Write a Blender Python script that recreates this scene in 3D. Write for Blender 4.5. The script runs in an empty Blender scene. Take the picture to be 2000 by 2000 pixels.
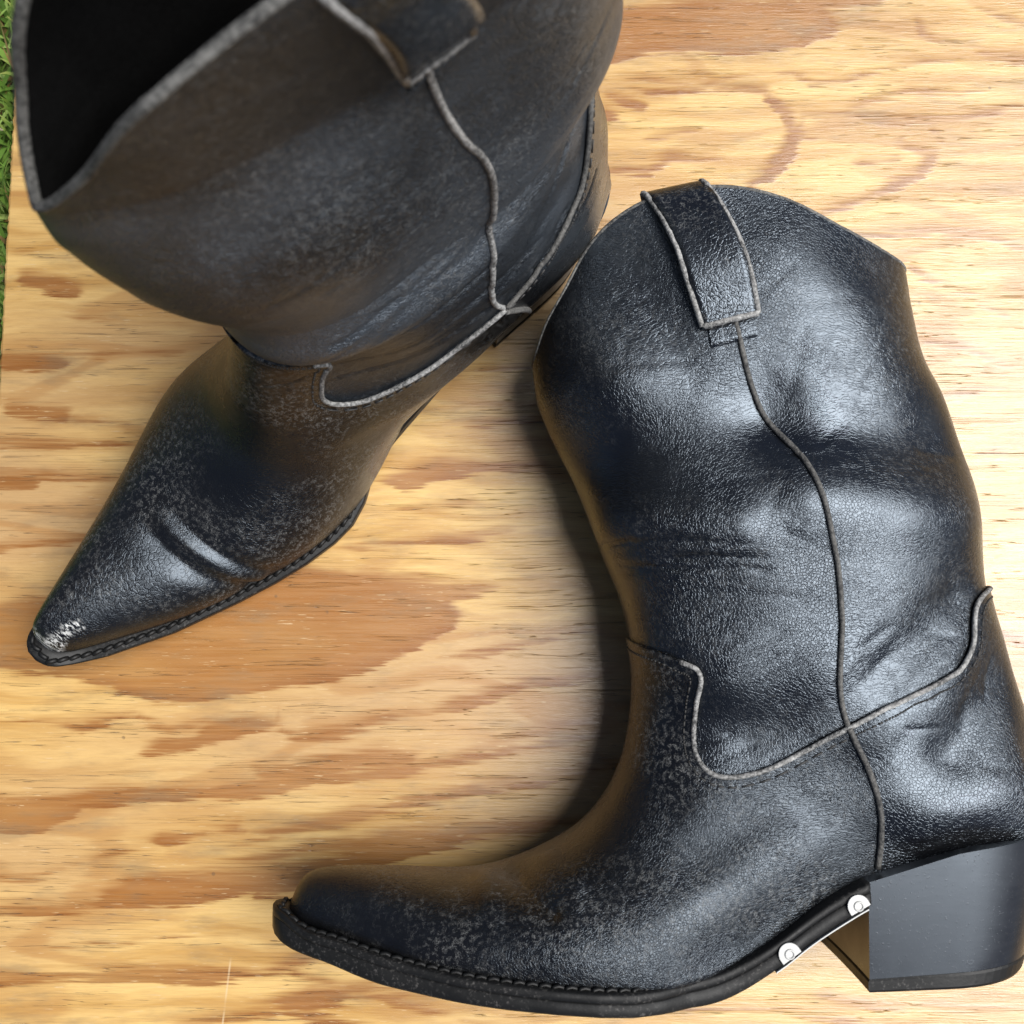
import bpy, math, random
import numpy as np
DEBUG = False
random.seed(7); rng = np.random.default_rng(7)
S = bpy.context.scene

# ------------------------------------------------------------------ camera
cam_d = bpy.data.cameras.new('camera'); cam = bpy.data.objects.new('camera', cam_d)
S.collection.objects.link(cam); S.camera = cam
cam.location = (0, 0, 0.48); cam.rotation_euler = (math.radians(6), 0, 0)
cam_d.sensor_width = 36; cam_d.lens = 18 / 0.4986
cam_d.clip_start = 0.005; cam_d.clip_end = 100
cam_d.dof.use_dof = True; cam_d.dof.focus_distance = 0.43; cam_d.dof.aperture_fstop = 15

# ------------------------------------------------------------------ daylight
SUN_EL, SUN_AZ = 61, 90          # azimuth measured from +Y towards +X
world = bpy.data.worlds.new('World'); S.world = world; world.use_nodes = True
wn = world.node_tree.nodes; wl = world.node_tree.links
bg = wn['Background']; sky = wn.new('ShaderNodeTexSky'); sky.sky_type = 'NISHITA'
sky.sun_disc = False; sky.sun_elevation = math.radians(SUN_EL); sky.sun_rotation = math.radians(SUN_AZ)
sky.air_density = 0.6; sky.dust_density = 1.0
wl.new(sky.outputs[0], bg.inputs[0]); bg.inputs[1].default_value = 0.05
sd = bpy.data.lights.new('sun', 'SUN'); so = bpy.data.objects.new('sun', sd); S.collection.objects.link(so)
sd.energy = 4.6; sd.angle = math.radians(44); sd.color = (1, 0.985, 0.96)
so.rotation_euler = (math.radians(90 - SUN_EL), 0, math.radians(180 - SUN_AZ))
S.view_settings.view_transform = 'Standard'; S.view_settings.look = 'None'
S.view_settings.exposure = 0.34; S.view_settings.gamma = 1

# ------------------------------------------------------------------ helpers
def link(name, me, mat=None, parent=None, smooth=True):
    o = bpy.data.objects.new(name, me); S.collection.objects.link(o)
    if mat: me.materials.append(mat)
    if parent: o.parent = parent
    if smooth: me.polygons.foreach_set('use_smooth', [True] * len(me.polygons))
    return o
def mesh(name, V, Fc):
    me = bpy.data.meshes.new(name)
    if isinstance(Fc, np.ndarray): Fc = [tuple(r) if r[-1] >= 0 else tuple(r[r >= 0]) for r in Fc]; Fc = [tuple(map(int, q)) for q in Fc]
    else: Fc = [tuple(map(int, f)) for f in Fc]
    me.from_pydata(np.asarray(V, float).tolist(), [], Fc); me.update()
    return me
def tag(o, label=None, cat=None, group=None, kind=None):
    for k, x in (('label', label), ('category', cat), ('group', group), ('kind', kind)):
        if x: o[k] = x
    return o
def sm(a, b, x):
    t = np.clip((np.asarray(x, float) - a) / (b - a), 0, 1); return t * t * (3 - 2 * t)

class Spline:                                       # natural cubic spline, one per column
    def __init__(s, t, y):
        s.t = np.asarray(t, float); s.y = np.asarray(y, float).reshape(len(t), -1)
        n = len(t); h = np.diff(s.t); A = np.eye(n); R = np.zeros_like(s.y)
        for i in range(1, n - 1):
            A[i, i - 1] = h[i - 1]; A[i, i] = 2 * (h[i - 1] + h[i]); A[i, i + 1] = h[i]
            R[i] = 6 * ((s.y[i + 1] - s.y[i]) / h[i] - (s.y[i] - s.y[i - 1]) / h[i - 1])
        s.m = np.linalg.solve(A, R)
    def __call__(s, x):
        x = np.asarray(x, float); i = np.clip(np.searchsorted(s.t, x) - 1, 0, len(s.t) - 2)
        h = s.t[i + 1] - s.t[i]; a = ((s.t[i + 1] - x) / h)[..., None]; b = ((x - s.t[i]) / h)[..., None]; h = h[..., None]
        return a * s.y[i] + b * s.y[i + 1] + ((a ** 3 - a) * s.m[i] + (b ** 3 - b) * s.m[i + 1]) * h * h / 6
def smooth_path(P, n, closed=False, it=0):
    P = np.asarray(P, float)
    if closed: P = np.vstack([P, P[:1]])
    d = np.r_[0, np.cumsum(np.linalg.norm(np.diff(P, axis=0), axis=1))]
    Q = np.stack([np.interp(np.linspace(0, d[-1], n), d, P[:, k]) for k in range(P.shape[1])], 1)
    for _ in range(it):
        if closed:
            Q = Q[:-1]; Q = (np.roll(Q, 1, 0) + 2 * Q + np.roll(Q, -1, 0)) / 4; Q = np.vstack([Q, Q[:1]])
        else: Q[1:-1] = (Q[:-2] + 2 * Q[1:-1] + Q[2:]) / 4
    return Q
def seg_dist(p, a, b):
    ab = b - a; t = np.clip(((p - a) @ ab) / max(ab @ ab, 1e-12), 0, 1)
    return np.linalg.norm(p - a - t[:, None] * ab, axis=1), t
def poly_dist(p, L):
    d = np.full(len(p), 1e9)
    for a, b in zip(L[:-1], L[1:]): d = np.minimum(d, seg_dist(p, a, b)[0])
    return d
def inside(p, poly):
    r = np.zeros(len(p), bool); q = np.roll(poly, -1, 0)
    for (x0, y0), (x1, y1) in zip(poly, q):
        if y0 == y1: continue
        c = ((y0 > p[:, 1]) != (y1 > p[:, 1])) & (p[:, 0] < (x1 - x0) * (p[:, 1] - y0) / (y1 - y0) + x0); r ^= c
    return r
def dense(pts, n=160):
    pts = np.asarray(pts, float); d = np.r_[0, np.cumsum(np.linalg.norm(np.diff(pts, axis=0), axis=1))]
    return Spline(d, pts)(np.linspace(0, d[-1], n))

def clip(A, Fc, f):
    """keep the part of the mesh where f<0 (faces: rows padded with -1). returns attributes, faces, cut segments"""
    Fc = np.asarray(Fc); W = Fc.shape[1]; neg = f < 0; ok = Fc >= 0
    s_in = np.where(ok, neg[Fc], True).all(1); s_any = (neg[Fc] & ok).any(1); keep = Fc[s_in]
    mixed = Fc[s_any & ~s_in]; new = []; segs = []; cache = {}; out = []; n0 = len(A)
    def cut(i, j):
        k = (i, j) if i < j else (j, i)
        if k not in cache:
            t = f[k[0]] / (f[k[0]] - f[k[1]]); t = min(max(t, .002), .998)
            new.append(A[k[0]] + (A[k[1]] - A[k[0]]) * t); cache[k] = n0 + len(new) - 1
        return cache[k]
    for q in mixed:
        q = [int(i) for i in q if i >= 0]; r = []; cs = []
        for a in range(len(q)):
            i, j = q[a], q[(a + 1) % len(q)]
            if neg[i]: r.append(i)
            if neg[i] != neg[j]: c = cut(i, j); r.append(c); cs.append(c)
        if len(r) >= 3: out.append(r)
        if len(cs) == 2: segs.append((cs[0], cs[1]))
    W2 = max([W] + [len(r) for r in out])
    F2 = -np.ones((len(keep) + len(out), W2), int); F2[:len(keep), :W] = keep
    for i, r in enumerate(out): F2[len(keep) + i, :len(r)] = r
    A = np.vstack([A, np.array(new)]) if new else A
    used = np.unique(F2[F2 >= 0]); mp = -np.ones(len(A) + 1, int); mp[used] = np.arange(len(used))
    return A[used], np.where(F2 >= 0, mp[F2], -1), [(mp[a], mp[b]) for a, b in segs]
def chains(segs):
    adj = {}
    for a, b in segs: adj.setdefault(a, []).append(b); adj.setdefault(b, []).append(a)
    seen = set(); res = []
    starts = [v for v in adj if len(adj[v]) == 1] + list(adj)
    for s0 in starts:
        if s0 in seen: continue
        c = [s0]; seen.add(s0); cur = s0
        while True:
            nx = [x for x in adj[cur] if x not in seen]
            if not nx: break
            cur = nx[0]; seen.add(cur); c.append(cur)
        res.append((c, len(c) > 2 and c[0] in adj[c[-1]]))
    return res
def tube(path, normals, ra, rb=None, closed=False, seg=10, fuzz=0.0):
    """flattened tube: ra along the normal, rb across"""
    rb = rb or ra; P = np.asarray(path); N = np.asarray(normals); n = len(P)
    Tn = np.gradient(P, axis=0)
    if closed: Tn[0] = Tn[-1] = P[1] - P[-2]
    Tn /= np.linalg.norm(Tn, axis=1)[:, None] + 1e-12
    B = np.cross(Tn, N); B /= np.linalg.norm(B, axis=1)[:, None] + 1e-12; N = np.cross(B, Tn)
    a = np.linspace(0, 2 * np.pi, seg, endpoint=False)
    k = 1 + fuzz * rng.normal(size=(n, seg, 1))
    if closed: k[-1] = k[0]
    V = P[:, None] + k * (N[:, None] * (np.sin(a) * ra)[None, :, None] + B[:, None] * (np.cos(a) * rb)[None, :, None])
    V = V.reshape(-1, 3); F = []
    for i in range(n - 1):
        for j in range(seg): F.append((i * seg + j, i * seg + (j + 1) % seg, (i + 1) * seg + (j + 1) % seg, (i + 1) * seg + j))
    if not closed: F += [tuple(range(seg))[::-1], tuple(range((n - 1) * seg, n * seg))]
    return V, F
def join(parts):
    V = []; F = []; o = 0
    for v, f in parts:
        V.append(np.asarray(v)); F += [tuple(i + o for i in q) for q in f]; o += len(v)
    return np.vstack(V), F

# ------------------------------------------------------------------ materials
class NT:
    def __init__(s, name):
        s.m = bpy.data.materials.new(name); s.m.use_nodes = True; s.t = s.m.node_tree; s.b = s.t.nodes['Principled BSDF']
        s.co = s.t.nodes.new('ShaderNodeTexCoord').outputs['Object']
    def n(s, typ, ins=None, **kw):
        x = s.t.nodes.new('ShaderNode' + typ)
        for k, v in kw.items(): setattr(x, k, v)
        for k, v in (ins or {}).items(): s.set(x.inputs[k], v)
        return x
    def set(s, sock, v):
        if isinstance(v, bpy.types.NodeSocket): s.t.links.new(v, sock)
        else: sock.default_value = v
    def noise(s, scale, detail=3, rough=.5, vec=None, dist=0):
        return s.n('TexNoise', {'Vector': vec or s.co, 'Scale': scale, 'Detail': detail, 'Roughness': rough, 'Distortion': dist}).outputs[0]
    def vor(s, scale, vec=None, feature='DISTANCE_TO_EDGE', rand=1):
        return s.n('TexVoronoi', {'Vector': vec or s.co, 'Scale': scale, 'Randomness': rand}, feature=feature).outputs[0]
    def map(s, scale, vec=None, rot=(0, 0, 0), loc=(0, 0, 0)):
        return s.n('Mapping', {'Vector': vec or s.co, 'Scale': scale, 'Rotation': rot, 'Location': loc}).outputs[0]
    def mr(s, v, a, b, c=0., d=1., smooth=True):
        return s.n('MapRange', {0: v, 1: a, 2: b, 3: c, 4: d}, interpolation_type='SMOOTHSTEP' if smooth else 'LINEAR').outputs[0]
    def math(s, op, a, b=0., c=0.): return s.n('Math', {0: a, 1: b, 2: c}, operation=op).outputs[0]
    def mix(s, f, a, b, blend='MIX'):
        x = s.n('Mix', data_type='RGBA', blend_type=blend)
        s.set(x.inputs[0], f); s.set(x.inputs[6], a); s.set(x.inputs[7], b); return x.outputs[2]
    def warp(s, vec, scale, amt, detail=2):
        nz = s.n('TexNoise', {'Vector': vec, 'Scale': scale, 'Detail': detail}).outputs[1]
        d = s.n('VectorMath', {0: nz, 1: (.5, .5, .5)}, operation='SUBTRACT').outputs[0]
        d = s.n('VectorMath', {0: d, 3: amt}, operation='SCALE').outputs[0]
        return s.n('VectorMath', {0: vec, 1: d}, operation='ADD').outputs[0]
    def bump(s, h, dist, strength=1., normal=None):
        ins = {'Height': h, 'Distance': dist, 'Strength': strength}
        if normal is not None: ins['Normal'] = normal
        return s.n('Bump', ins).outputs[0]
    def out(s, col=None, rough=None, normal=None, **kw):
        if col is not None: s.set(s.b.inputs['Base Color'], col)
        if rough is not None: s.set(s.b.inputs['Roughness'], rough)
        if normal is not None: s.set(s.b.inputs['Normal'], normal)
        for k, v in kw.items(): s.set(s.b.inputs[k], v)
        return s.m
def c4(r, g=None, b=None): return (r, r if g is None else g, r if b is None else b, 1)

def mat_leather(name, seed=0., grain=1., wear=1., scuffs=(), dust_k=1., rough=(.21, .32), fade_sheen=0., spec=.9, bumpk=1., zlo=.40):
    t = NT(name); co = t.map((1, 1, 1), loc=(seed, seed * .7, 0))
    w = t.warp(co, 90, .006); w2 = t.warp(co, 300, .0018)
    zone = t.mr(t.noise(15, 3, .55, co), zlo, zlo + .2)     # where the hide has creased, the grain is drawn out across the shaft
    iso = t.vor(820 * grain, w2); lng = t.vor(1., t.map((300 * grain, 300 * grain, 950 * grain), t.warp(w, 300, .0016)))
    g1 = t.math('ADD', t.math('MULTIPLY', t.mr(iso, 0, .16), t.math('SUBTRACT', 1., zone)), t.math('MULTIPLY', t.mr(lng, 0, .16), zone))
    cell2 = t.vor(1500 * grain, w2); fine = t.noise(1700, 3, .6, co); big = t.noise(30, 3, .5, co)
    h = t.math('ADD', g1, t.math('MULTIPLY', t.mr(cell2, 0, .25), .30)); h = t.math('ADD', h, t.math('MULTIPLY', fine, .30))
    h = t.math('MULTIPLY', h, t.mr(t.noise(19, 3, .6, t.map((1, 1, 1), co, loc=(2, 1, 5))), .32, .66, .55, 1.2))
    nrm = t.bump(big, .0010, .5); nrm = t.bump(h, .00013 * bumpk, .62, nrm)
    # worn pale lines along the grain
    net = t.math('MINIMUM', t.math('MULTIPLY', iso, 1.), cell2)
    fl = t.mr(net, .012, .055, 1, 0); fl = t.math('MULTIPLY', fl, t.mr(t.noise(520, 3, .65, co), .46, .62)); fl2 = t.noise(22, 5, .62, co)
    m = t.math('MULTIPLY', fl, t.mr(fl2, .38, .66))
    m = t.math('MULTIPLY', m, .62 * wear)
    dust = t.math('MULTIPLY', t.mr(t.noise(11, 4, .6, co), .48, .75), .05 * wear * dust_k)
    col = t.mix(dust, c4(.0045, .0046, .0052), c4(.085, .08, .07))
    if fade_sheen: col = t.mix(t.math('MULTIPLY', t.mr(t.noise(9, 4, .6, t.map((1, 1, 1.8), co)), .42, .66), fade_sheen), col, c4(.078, .092, .110))  # patchy blue-grey fading that also paints the shaft's bluish sheen into the colour
    col = t.mix(m, col, c4(.26, .26, .25))
    r = t.mr(t.noise(45, 4, .6, co), .3, .7, *rough)
    r = t.math('ADD', r, t.math('MULTIPLY', m, .25))
    sc = None                                          # leather rubbed through to the pale hide at the toe
    for (x, y, z, rad) in scuffs:
        dist = t.n('VectorMath', {0: t.warp(t.co, 260, .006, 3), 1: (x, y, z)}, operation='DISTANCE').outputs['Value']
        k = t.mr(dist, rad * .6, rad * 1.3, 1, 0); sc = k if sc is None else t.math('MAXIMUM', sc, k)
    if sc is not None:
        torn = t.mr(t.noise(1, 4, .7, t.map((900, 300, 500), t.co, (0, 0, .6))), .47, .55); sc = t.math('MULTIPLY', sc, torn)
        col = t.mix(sc, col, c4(.62, .62, .60)); r = t.math('ADD', r, t.math('MULTIPLY', sc, .4))
    return t.out(col, r, nrm, **{'Specular IOR Level': spec, 'Specular Tint': c4(.74, .86, 1.)})
def mat_edge(name, a, b, rough=.75, sc=900):
    t = NT(name); n1 = t.noise(sc, 4, .65); n2 = t.noise(60, 3, .6)
    f = t.math('ADD', t.math('MULTIPLY', t.mr(n1, .35, .68), .65), t.math('MULTIPLY', t.mr(n2, .35, .65), .35))
    return t.out(t.mix(f, c4(*a), c4(*b)), rough, t.bump(t.noise(1600, 3, .6), .0005, .8))
def mat_rubber(name):
    t = NT(name); n = t.noise(700, 4, .7); n2 = t.noise(28, 4, .6)
    f = t.math('MULTIPLY', t.mr(n, .52, .72), t.mr(n2, .4, .65))
    col = t.mix(f, c4(.006), c4(.085, .08, .075))
    return t.out(col, t.mr(n2, .3, .7, .45, .65), t.bump(t.noise(420, 4, .65), .00022, .5), **{'Specular IOR Level': .35})
def mat_heel(name):
    t = NT(name); st = t.noise(1., 3, .6, t.map((60, 60, 500), t.warp(t.co, 40, .008)))
    n2 = t.noise(35, 4, .6); sc = t.mr(t.noise(900, 3, .6), .6, .75)
    col = t.mix(t.math('MULTIPLY', sc, .35), t.mix(t.mr(st, .3, .7), c4(.012, .012, .0135), c4(.016, .016, .018)), c4(.08, .075, .07))
    return t.out(col, t.mr(n2, .3, .7, .26, .38), t.bump(t.math('ADD', t.math('MULTIPLY', st, .15), t.math('MULTIPLY', sc, .6)), .00012, .4), **{'Specular Tint': c4(.74, .86, 1), 'Specular IOR Level': .6})
def mat_plain(name, col, rough, metal=0.):
    t = NT(name); n = t.noise(400, 3, .6)
    return t.out(t.mix(n, c4(*[x * .8 for x in col]), c4(*col)), t.mr(n, .3, .7, rough * .85, rough * 1.15), t.bump(t.noise(900, 2), .0001, .4), Metallic=metal)
LEATHER = mat_leather('black_leather', wear=.45); DRY = mat_leather('dry_black_leather', 1.7, 1.25, .9, dust_k=2.5, rough=(.36, .46), fade_sheen=.46, bumpk=2.5, zlo=.18); VAMP = mat_leather('worn_vamp_leather', 3.1, 1.15, 1.15, spec=.6); SCUFFED = mat_leather('scuffed_vamp_leather', 3.1, 1.15, 1.15, [(.0105, -.0062, .034, .0066), (.0120, -.001, .035, .005), (.0085, -.005, .030, .005), (.0150, -.0072, .0365, .0048), (.0190, -.0078, .038, .0046), (.0235, -.0085, .0385, .0044), (.027, -.009, .039, .0036), (.0425, -.0076, .040, .0017), (.0342, -.0125, .036, .002)], spec=.6); STRAP = mat_leather('strap_leather', 5.3, .62, .9)  # DRY: extra dust and fading also put a sheen into its colour
EDGE = mat_edge('raw_leather_edge', (.03, .03, .03), (.46, .455, .44)); EDGE_D = mat_edge('dark_raw_edge', (.02, .02, .02), (.16, .155, .145))
LINING = mat_edge('black_lining', (.003, .003, .003), (.008, .008, .008), .95); LINING.node_tree.nodes['Principled BSDF'].inputs['Specular IOR Level'].default_value = .1
RIM_E = mat_edge('worn_rim_edge', (.012, .012, .012), (.22, .215, .20))
RUBBER = mat_rubber('black_rubber'); HEEL = mat_heel('stacked_heel'); THREAD = mat_plain('black_thread', (.035, .034, .033), .6)
METAL = mat_plain('white_metal', (.55, .55, .53), .36, 0.)

# ------------------------------------------------------------------ the boot, in its own metres:
# u = toe -> heel, n = towards the side with the visible seam, v = up.   object axes: x = u, y = -n, z = v
Fp = [[.007,.0276],[.0106,.0356],[.0206,.0415],[.0527,.0407],[.0855,.0398],[.1136,.0489],[.1305,.061],[.141,.078],[.1458,.0967],[.1471,.1114],[.1466,.1219],[.1454,.1315],[.1438,.1401],[.1421,.1476],[.1400,.1545],[.1376,.1637],[.1335,.1789],[.1265,.1989],[.1184,.2165],[.1138,.2286],[.1111,.2396],[.1105,.2764],[.1169,.3387]]
Bp = [[.0102,.0281],[.0133,.0263],[.0258,.0232],[.0563,.0166],[.0886,.0129],[.1259,.0097],[.1612,.009],[.1948,.023],[.2287,.0413],[.2613,.0515],[.3025,.052],[.3095,.0655],[.3092,.0873],[.3043,.1099],[.2995,.1312],[.2970,.1505],[.2974,.1758],[.2968,.1939],[.2940,.2094],[.2879,.234],[.2808,.2567],[.2765,.3071],[.2658,.3424]]
HL = [.007,.0112,.0178,.0315,.0415,.0475,.0440,.0410,.0410,.0420,.0430,.0435,.0440,.0445,.0450,.0452,.045,.044,.0425,.041,.040,.038,.037]
HR = [.001,.0040,.0090,.0220,.0355,.0475,.0465,.0410,.0405,.0410,.0420,.0425,.0430,.0430,.0430,.0430,.043,.043,.0425,.042,.041,.040,.039]
SEAM = [[.06,.155],[.12,.139],[.150,.1330],[.1589,.1300],[.1624,.1287],[.1675,.1255],[.1722,.1232],[.1738,.1199],[.1728,.1136],[.1704,.1040],[.1689,.0953],[.1692,.0881],[.1715,.0832],[.1760,.0804],[.1821,.0798],[.19,.0812],[.1996,.0848],[.2119,.0912],[.2238,.0973],[.2329,.1017],[.2456,.1077],[.2601,.1138],[.2714,.1193],[.2772,.1262],[.2794,.1336],[.2815,.1411],[.2862,.1475],[.2969,.1507],[.33,.151]]
SIDE = [[.181,.345],[.1835,.31],[.1862,.2838],[.1887,.2591],[.1902,.2526],[.1924,.2405],[.1954,.2305],[.1995,.2215],[.2062,.2114],[.2112,.2035],[.2155,.1924],[.2190,.1787],[.2222,.1640],[.2240,.1540],[.2243,.1437],[.2233,.1303],[.2225,.1176],[.2230,.1095],[.2244,.1023],[.2262,.0970],[.2315,.0863],[.2351,.0758],[.2371,.0647],[.2371,.0545],[.2356,.0435],[.233,.02]]
RIM = [[.085,.222],[.1,.238],[.1111,.2520],[.1153,.2598],[.1226,.2727],[.1301,.2876],[.1383,.2979],[.1484,.3051],[.1593,.3098],[.1700,.3123],[.1834,.3131],[.1936,.3122],[.2035,.3100],[.217,.3053],[.2297,.2992],[.2471,.2920],[.2590,.2880],[.2700,.2862],[.285,.285],[.31,.285]]
STL = [[.1581,.3091],[.1637,.2987],[.1706,.2752],[.1764,.2545]]
STR = [[.181,.3126],[.1893,.295],[.1952,.2755],[.1980,.2590]]
SOLE_TOP = [[-.004,.0312],[.0025,.0307],[.0064,.0295],[.0109,.0267],[.0258,.0226],[.0396,.0196],[.0563,.0161],[.0771,.0128],[.1029,.0105],[.1259,.0090],[.1516,.0082],[.1709,.0105],[.1833,.0151],[.1948,.0215],[.2024,.0265],[.2148,.0344],[.2287,.0411],[.2367,.0440],[.2461,.0472],[.2613,.0508],[.2766,.0530],[.2907,.0545],[.314,.0560]]
SOLE_BOT = [[-.004,.0215],[.0014,.0205],[.004,.0190],[.0221,.0139],[.0379,.0097],[.0611,.0056],[.0769,.0036],[.1027,.0018],[.1257,.0006],[.1512,-.0006],[.1705,.0005],[.1828,.0050],[.1918,.0100],[.1965,.0128],[.205,.0187],[.2205,.0281],[.2304,.0333],[.26,.042],[.312,.049]]
PLAN_L = [[0,.006],[.002,.0115],[.005,.0148],[.01,.018],[.02,.0235],[.047,.0345],[.076,.043],[.095,.0478],[.112,.051],[.127,.0523],[.139,.0515],[.150,.0475],[.161,.0415],[.18,.0395],[.205,.0385],[.23,.0385],[.26,.0375],[.28,.034],[.295,.0265],[.306,.014],[.310,.003]]
PLAN_R = [[0,-.002],[.002,.002],[.005,.0045],[.01,.0072],[.026,.0140],[.041,.0195],[.06,.026],[.09,.0365],[.12,.0465],[.14,.0505],[.152,.0485],[.165,.043],[.18,.037],[.205,.0335],[.23,.0345],[.26,.0355],[.28,.032],[.295,.0255],[.306,.014],[.310,.003]]
K = np.arange(23.)
Fp = np.array(Fp); Bp = np.array(Bp)
Fp[:, 0] += np.interp(K, [6, 8, 10, 14, 16, 19, 22], [0, .002, .003, .003, .0005, 0, 0])
Bp[:, 0] -= np.interp(K, [14, 16, 19, 22], [0, .003, .0055, .009]); Bp[7:11, 1] -= [.003, .006, .007, .006]
sF, sB, sL, sR = Spline(K, Fp), Spline(K, Bp), Spline(K, HL), Spline(K, HR)
def lin(P, x): P = np.asarray(P); return np.interp(x, P[:, 0], P[:, 1])
def cub(P): P = np.asarray(P); s_ = Spline(P[:, 0], P[:, 1]); return lambda x: s_(x)[..., 0]
NK, NT_ = 560, 250
def base_grid():
    kk = np.r_[np.linspace(0, 1, 24)[:-1] ** 1.6, np.linspace(1, 22, NK - 23)]
    tt = np.linspace(0, 1, NT_ // 2 + 1)                # over one side, front -> back
    F_, B_, l, r = sF(kk), sB(kk), sL(kk)[:, 0], sR(kk)[:, 0]
    wE = sm(8.4, 12.5, kk)[:, None]                     # 0 foot section, 1 closed oval
    a = np.clip(tt / .78, 0, 1) * (math.pi / 2 * 1.13)
    sf = (1 - np.cos(a)); sf = sf / (1 - math.cos(math.pi / 2 * 1.13)); wf = np.sin(a) ** .92
    tail = np.clip((tt - .78) / .22, 0, 1); wf = np.where(tt > .78, wf[np.argmax(tt >= .78) - 1] * (1 - tail), wf); sf = np.where(tt > .78, 1., sf)
    se = (1 - np.cos(math.pi * tt)) / 2; we = np.sin(math.pi * tt) ** .86
    s_ = (1 - wE) * sf + wE * se; w_ = (1 - wE) * wf + wE * we
    w_ = w_ * (1 - (.16 + .10 * (1 - sm(10, 13, kk)[:, None])) * sm(6, 9, kk)[:, None] * (1 - sm(13, 18, kk)[:, None]) * s_)
    w_ = w_ * (1 - .15 * sm(5.5, 7, kk)[:, None] * (1 - sm(9.5, 11, kk)[:, None]) * sm(.55, 1, s_))
    uv = F_[:, None] + (B_ - F_)[:, None] * s_[..., None]
    def side(h): return np.concatenate([uv, (h[:, None] * w_)[..., None]], -1)
    G = np.concatenate([side(l), side(-r)[:, -2:0:-1]], 1)   # around the whole loop
    return G                                            # (NK, 2*(NT_/2), 3): u, v, n
GRID = base_grid()

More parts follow.
